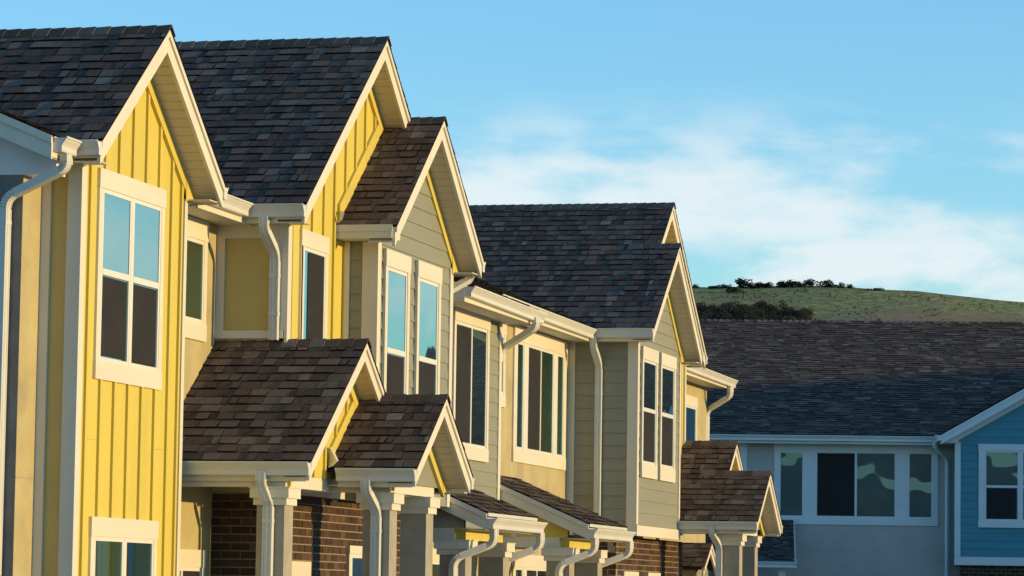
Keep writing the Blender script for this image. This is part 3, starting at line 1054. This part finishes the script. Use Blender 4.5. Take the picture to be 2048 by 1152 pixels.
obj("porch_ceiling", MB().fb(FX, 23.6, 25.2, 2.68, 2.70, .74, 1.75), SOFF, H4)
column(H4, 1.63, 1.90, 23.62, 23.88, .2, 2.60)
column(H4, 1.63, 1.90, 24.96, 25.22, .2, 2.60)
column(H4, 1.10, 1.36, 26.6, 26.86, .2, 2.60)
downspout(H4, [(1.52, 23.345, 2.71), (1.52, 23.345, 2.62), (1.60, 23.56, 2.42), (1.60, 23.56, .2)], (1, 0, 0), straps=[(1.60, 23.56, 2.1)])

# small gabled bay on the ground floor past the porch
gable(H4, FX, ac=28.25, al=27.62, ar=28.88, nw=.45, nr=.60, nb=0, za=2.545, p=.62, wl=27.74, wr=28.76, zb=.1, wall_mat=SAGE, frieze_mat=None, style='lap', soffit=False, rake_h=.15, vis=0, budget=40, caps=False, ts=TS_P)
sw = obj("side_wall", MB().fb(FY(27.74), .001, .445, .1, 2.16, -.08, 0), SAGEX, H4)
lap_siding(sw, FY(27.74), .001, .445, .6, 2.16, 0, SAGEX)
# ================================================================== grey house and blue house across the end of the street
th = math.radians(10)
FF = Fr((-1.04, 50.24, 0), (math.cos(th), math.sin(th), 0), (math.sin(th), -math.cos(th), 0))
F1 = thing("grey_house", FF.P(0, 0, 0), "grey stucco house with long dark roof and wide triple window beyond the row", "house")
BUD[F1.name] = 0
obj("wall", MB().fb(FF, -14, 15.6, .1, 5.32, -.3, 0), FGREY, F1)
for (a0, a1) in ((-14, -5.2), (-5.19, -.41), (-.40, 2.94)):
    for (z0, z1) in ((.1, 2.76), (2.772, 5.2)):
        obj("stucco_panel", MB().fb(FF, a0 + .006, a1 - .006, z0, z1, 0, .006), FGREY, F1)
PF = .4213


def far_roof(H, a0, a1):
    zf = lambda n: 5.37 + PF * (.4 - n)
    R = obj("roof", MB().poly([FF.P(a0, zf(.4) - .016, .4), FF.P(a0, zf(-7.1) - .016, -7.1), FF.P(a0, zf(.4) - .016, -14.6), FF.P(a0, zf(.4) - .08, -14.6), FF.P(a0, zf(-7.1) - .08, -7.1), FF.P(a0, zf(.4) - .08, .4)], FF.A * (a1 - a0)), DECK, H)
    c = 1 / math.hypot(1, PF)
    shingles(R, FF.P(a0, zf(.42) - .006, .42), FF.A, -FF.N * c + FF.Z * c * PF, FF.N * c * PF + FF.Z * c, a1 - a0, 7.5 / c, tscale=1.0, wr=(.14, .36))
    # ridge caps run along a
    FR = Fr(FF.O, -FF.N, FF.A)
    hw = .12
    n = a0
    ms = []
    for ti in (0, 3, 4):
        mb = MB()
        rg = []
        for (y, l) in ((0, .024), (.21, .002)):
            rg.append([FF.A * y - FF.N * q + FF.Z * (-abs(q) * PF + l + k) for q, k in ((-hw, 0), (0, 0), (hw, 0), (hw, .014), (0, .016), (-hw, .014))])
        mb.grid(rg)
        mb.t = [TINTS[ti]] * len(mb.v)
        ms.append(mesh_from("ridge_cap", mb, SHING))
    k = 0
    while n < a1:
        o = bpy.data.objects.new("ridge_cap", ms[random.choice((0, 1, 2))])
        COL.objects.link(o)
        o.parent = R
        o.location = FF.P(n, zf(-7.1), -7.1) - OFF[H.name]
        n += .155
    return R


far_roof(F1, -14, 17)
obj("fascia", MB().fb(FF, -14, 2.62, 5.16, 5.33, .375, .398), FTRIM, F1)
obj("soffit", MB().fb(FF, -14, 2.62, 5.17, 5.18, 0, .374), FTRIM, F1)
gutter(F1, FF.P(-14, 5.345, .40), FF.P(2.66, 5.345, .40), FF.N, FTRIM)
window(F1, FF, -1.04, 2.65, 3.35, 5.17, .006, [(.56, 'fixed'), (1.81, 'slideL'), (.56, 'fixed')], cas=.11, mull=.26, head=.16, sill=.16, tm=FTRIM, gl=GLASSF, fm=FTRIM, curtains=[(0., 1.)], cm=CURTF)
window(F1, FF, -3.9, -1.66, 3.35, 5.17, .006, [(1, 'slideL')], cas=.2, head=.16, tm=FTRIM, gl=GLASSF, fm=FTRIM, curtains=[(0., 1.)], cm=CURTF)
downspout(F1, [FF.P(2.56, 5.22, .46), FF.P(2.56, 5.10, .46), FF.P(2.86, 4.84, .08), FF.P(2.86, .2, .08)], (FF.A * .38 + FF.N * .3).cross(Vector((0, 0, 1))), mat_=FTRIM)
# low porch roof and gabled entry in front of the grey house
PR = obj("porch_roof", MB().poly([FF.P(-5.5, 2.45, 3.2), FF.P(-5.5, 3.45, .02), FF.P(-5.5, 3.38, .02), FF.P(-5.5, 2.38, 3.2)], FF.A * 4.9), DECK, F1)
cq = 1 / math.hypot(1, .314)
shingles(PR, FF.P(-5.5, 2.452, 3.22), FF.A, -FF.N * cq + FF.Z * cq * .314, FF.N * cq * .314 + FF.Z * cq, 4.9, 3.3)
obj("rake_board", MB().poly([FF.P(-.6, 2.47, 3.2), FF.P(-.6, 3.47, .02), FF.P(-.6, 3.33, .02), FF.P(-.6, 2.33, 3.2)], FF.A * .03), CREAM, F1)
gutter(F1, FF.P(-5.5, 2.46, 3.205), FF.P(-.55, 2.46, 3.205), FF.N, FTRIM)
obj("post", MB().fb(FF, -.95, -.80, .1, 2.3, 2.9, 3.05), FTRIM, F1)
obj("post", MB().fb(FF, -5.3, -5.15, .1, 2.3, 2.9, 3.05), FTRIM, F1)
F2 = thing("blue_house", FF.P(5.6, 0, 0), "blue lap sided house with white trimmed gable at the right edge", "house")
BUD[F2.name] = 0
R, wb = gable(F2, FF, ac=5.6, al=2.66, ar=8.54, nw=1.0, nr=1.30, nb=-2.8, za=7.06, p=.575, wl=3.0, wr=8.2, zb=2.47, wall_mat=FBLUE, frieze_mat=FTRIM,
              style='lap', trim=FTRIM, sofm=FTRIM, gl=(.4, 1.30), gut_mat=FTRIM, siding_z0=2.66, ts=1.0, vis=0)
corner_board(F2, FF, 3.0, 1, 1.0, 2.66, 5.2, w=.10, material=FTRIM)
obj("belt_board", MB().fb(FF, 2.97, 8.23, 2.47, 2.655, 1.0, 1.035), FTRIM, F2)
sw = obj("side_wall", MB().fb(Fr(FF.P(3.0, 0, 0), FF.N, -FF.A), 0, .99, 2.47, 5.25, -.1, 0), FBLUE, F2)
obj("wall", MB().fb(FF, 3.1, 8.1, .1, 2.46, .5, .8), MORT, F2)
brick_face(F2, FF, 3.1, 6.2, 2.05, 2.46, .90)
window(F2, FF, 3.5, 5.35, 3.31, 5.17, 1.02, [(1, 'hung'), (1, 'hung')], cas=.13, head=.15, sill=.15, mid=.49, th=.03, tm=FTRIM, gl=GLASSF, fm=FTRIM, curtains=[(0., 1.)], cm=CURTF)

# neighbouring house farther along the street; its roof throws the evening shadow on the grey and blue houses
NB = thing("neighbour_house", (31, 52, 0), "brown roofed house past the right edge shading the grey and blue houses", "house")
BUD[NB.name] = 0
obj("wall", MB().poly([(25, 36, .1), (37, 36, .1), (37, 70, .1), (25, 70, .1)], (0, 0, 5.6)), FGREY, NB)
obj("roof", MB().poly([(24.5, 35.5, 5.7), (31, 35.5, 9.9), (37.5, 35.5, 5.7)], (0, 35, 0)), DECK, NB)
for yy in (38, 44, 50, 56, 62):
    window(NB, Fr((25, 0, 0), (0, -1, 0), (-1, 0, 0)), -yy - 2, -yy, 3.4, 5.2, 0, [(1, 'hung'), (1, 'hung')])

# ================================================================== hillside
CP = Vector((11.19, -28.11, 0))


def elev(az):
    """crest height as an angle; az in radians right of the view axis"""
    pts = [(-3.7, .015), (-3.2, .055), (-2.2, .06), (-.9, .070), (-.3, .088), (-.06, .0915), (.05, .0905), (.092, .0912), (.112, .0899), (.146, .0867), (.22, .080), (.4, .060), (.8, .03), (1.2, .012)]
    for (x0, y0), (x1, y1) in zip(pts, pts[1:]):
        if az <= x1:
            t = max(0, (az - x0) / (x1 - x0))
            t = t * t * (3 - 2 * t) * .4 + t * .6
            return y0 + (y1 - y0) * t
    return pts[-1][1]


def hdir(az):
    q = -yaw + az
    return Vector((math.sin(q), math.cos(q), 0))


RC = 600.


def hill_z(az, r):
    zc = 1.6 + RC * elev(az)
    lump = 1.1 * math.sin(az * 61 + r * .021) + .7 * math.sin(az * 137 - r * .05 + 1.3) + .4 * math.sin(az * 290 + r * .11)
    if r <= RC:
        t = max(0, (r - 170) / (RC - 170))
        return zc * (t ** 1.25) + lump * t * (1 - t) * 2.2
    t = (r - RC) / 300
    return zc * (1 - .18 * t * t) - 2.4 * t


hv, hf = [], []
NA, NR = 330, 44
rs = [170 + (RC - 170) * i / 36 for i in range(37)] + [RC + 300 * (k + 1) / 7 for k in range(7)]
for i in range(NA + 1):
    az_ = -3.6 + 2.4 * i / 130 if i < 130 else -1.2 + 2.35 * (i - 130) / 200
    for r in rs:
        p = CP + hdir(az_) * r
        hv.append(Vector((p.x, p.y, hill_z(az_, r) + random.uniform(-.12, .12) - .4)))
for i in range(NA):
    for j in range(NR - 1):
        k = i * NR + j
        hf.append([k, k + NR, k + NR + 1, k + 1])
mb = MB()
mb.v, mb.f = hv, hf
HILLM = mat("hill_grass", (.27, .258, .085), .95, .8, .7, .9, .5, (1, 1, 1.6), spec=.1, dark=((.29, .20, .105), .022, .45, .62))
hill = obj("hill", mb, HILLM)
hill["kind"] = "structure"
for pl in hill.data.polygons:
    pl.use_smooth = True

LEAF = mat("scrub_leaf", (.022, .030, .022), .8, .45, .7, spec=.15)
BARK = mat("scrub_bark", (.09, .07, .05), .9)


def crown_mesh(seed, n=420, w=1., h=1.):
    rnd = random.Random(seed)
    mb = MB()
    lobes = [(rnd.uniform(-.42, .42), rnd.uniform(-.35, .35), rnd.uniform(.45, .95), rnd.uniform(.26, .44)) for _ in range(9)]
    for _ in range(n):
        lx, ly, lz, lr = rnd.choice(lobes)
        d = Vector((rnd.gauss(0, 1), rnd.gauss(0, 1), rnd.gauss(0, 1))).normalized() * lr * rnd.uniform(.55, 1.05)
        c = Vector((lx, ly, lz)) + d
        if c.z < .08:
            continue
        s = rnd.uniform(.05, .10)
        u = Vector((rnd.gauss(0, 1), rnd.gauss(0, 1), rnd.gauss(0, 1))).normalized()
        v = u.orthogonal().normalized()
        k = len(mb.v)
        mb.v += [c + u * s, c + v * s * .8, c - u * s, c - v * s * .7]
        mb.f.append([k, k + 1, k + 2, k + 3])
    return mb


CR = [mesh_from("crown", crown_mesh(k), LEAF) for k in range(4)]
tm_ = MB()
for (dx, dy) in ((0, 0), (.16, .05), (-.14, .08)):
    tm_.grid([[(dx * t + q[0] * (1 - .6 * t), dy * t + q[1] * (1 - .6 * t), t * .75 - .1) for q in ((-.04, -.04), (.04, -.04), (.04, .04), (-.04, .04))] for t in (0, .5, 1)])
TRK = mesh_from("trunk", tm_, BARK)


def px_az(x):
    return math.atan((x - 1024) / 6966.87)


words = ["leftmost scrub oak on the hill crest, tall and narrow", "tiny scrub oak second from the left on the crest", "wide low scrub oak on the left of the crest", "rounded scrub oak left of the dense crest group",
         "low spreading scrub oak below the crest line", "large dark scrub oak of the left crest group", "long low scrub oak beside the bare slope patch", "scrub oak with thin top, middle of the crest",
         "narrow rounded scrub oak, middle of the crest", "boxy dark scrub oak standing alone mid crest", "peaked scrub oak at the left of a joined pair", "low scrub oak between two taller ones on crest",
         "round dome scrub oak at the right of the joined pair", "tallest scrub oak near the highest point of crest", "pale thin scrub oak right of the tallest one", "slim upright scrub oak on the right of the crest",
         "small square scrub oak second from the right", "flat scrub oak farthest right on the crest, alone"]
spots = [(70, 40, 55), (250, 25, 42), (335, 100, 48), (445, 60, 55), (540, 110, 70), (630, 110, 100), (800, 140, 65), (890, 70, 66), (975, 70, 68), (1100, 90, 76), (1235, 110, 84), (1335, 90, 62), (1480, 100, 86), (1630, 90, 84), (1740, 70, 52), (1840, 46, 64), (1950, 50, 54), (2216, 120, 42)]
for k, (sx, sw_, sh_) in enumerate(spots):
    a_ = px_az(1380 + sx / 6.02)
    r = RC - (14 if k == 4 else 3)
    p = CP + hdir(a_) * r
    e = thing("scrub_oak", (p.x, p.y, hill_z(a_, r) - .95), words[k], "shrub", "scrub oaks along the hill crest")
    for nm, me in (("crown", CR[k % 4]), ("trunk", TRK)):
        o = bpy.data.objects.new(nm, me)
        COL.objects.link(o)
        o.parent = e
    s1, s2 = sw_ / 6.02 / 11.6 / .58, sh_ / 6.02 / 11.6 / .78
    e.scale = (s1, s1, s2)
    e.rotation_euler.z = k * 1.7

# dense scrub lower on the slope: one mass
rnd = random.Random(3)
mass = MB()
base = [crown_mesh(50 + k, 200) for k in range(4)]
for _ in range(760):
    x = rnd.uniform(1180, 1625)
    y = rnd.uniform(614, 642) if rnd.random() < .8 else rnd.uniform(602, 640)
    if x > 1560 and rnd.random() < .5:
        continue
    a_ = px_az(x)
    hy = 1199 - y - 6
    # slope point whose angular height matches
    r = 560.
    for rr in range(300, 600, 4):
        if (hill_z(a_, rr) - 1.6) / rr > hy / 6966.87:
            r = rr
            break
    p = CP + hdir(a_) * r
    s = rnd.uniform(.8, 1.7)
    g = base[rnd.randrange(4)]
    k = len(mass.v)
    z = hill_z(a_, r) - .45
    ca, sa = math.cos(rnd.random() * 6.28), math.sin(rnd.random() * 6.28)
    mass.v += [Vector((p.x + v.x * s, p.y + v.y * s, z + v.z * s * .8)) for v in g.v]
    mass.f += [[i + k for i in f] for f in g.f]
me = bpy.data.meshes.new("scrub_thicket")
me.from_pydata([tuple(v) for v in mass.v], [], mass.f)
me.materials.append(LEAF)
o = bpy.data.objects.new("scrub_thicket", me)
COL.objects.link(o)
o["kind"], o["label"], o["category"] = "stuff", "dark green scrub thicket on the lower hillside", "scrub"

# dry grass clumps on the open slope
tuft = MB()
for _ in range(1100):
    x = rnd.uniform(1380, 2090)
    y = rnd.uniform(575, 648)
    a_ = px_az(x)
    hy = 1203 - y
    r = None
    for rr in range(330, 600, 3):
        if (hill_z(a_, rr) - 1.9) / rr > hy / 6966.87:
            r = rr + rnd.uniform(-2, 2)
            break
    if not r:
        continue
    p = CP + hdir(a_) * r
    z = hill_z(a_, r) - .5
    s = rnd.uniform(.15, .42)
    for k in range(5):
        q = rnd.uniform(0, 6.28)
        c, d = Vector((p.x, p.y, z)), Vector((math.cos(q), math.sin(q), 0))
        c = c + d * rnd.uniform(0, .6) * s
        n0 = len(tuft.v)
        tuft.v += [c - d * .35 * s, c + d * .35 * s, c + Vector((d.y, -d.x, 0)) * .2 * s + Vector((0, 0, s))]
        tuft.f.append([n0, n0 + 1, n0 + 2])
me = bpy.data.meshes.new("dry_grass")
me.from_pydata([tuple(v) for v in tuft.v], [], tuft.f)
me.materials.append(mat("dry_grass", (.12, .108, .05), .95, .5, .15, spec=.1))
o = bpy.data.objects.new("dry_grass", me)
COL.objects.link(o)
o["kind"], o["label"], o["category"] = "stuff", "dry yellow grass clumps on the open hillside", "grass"
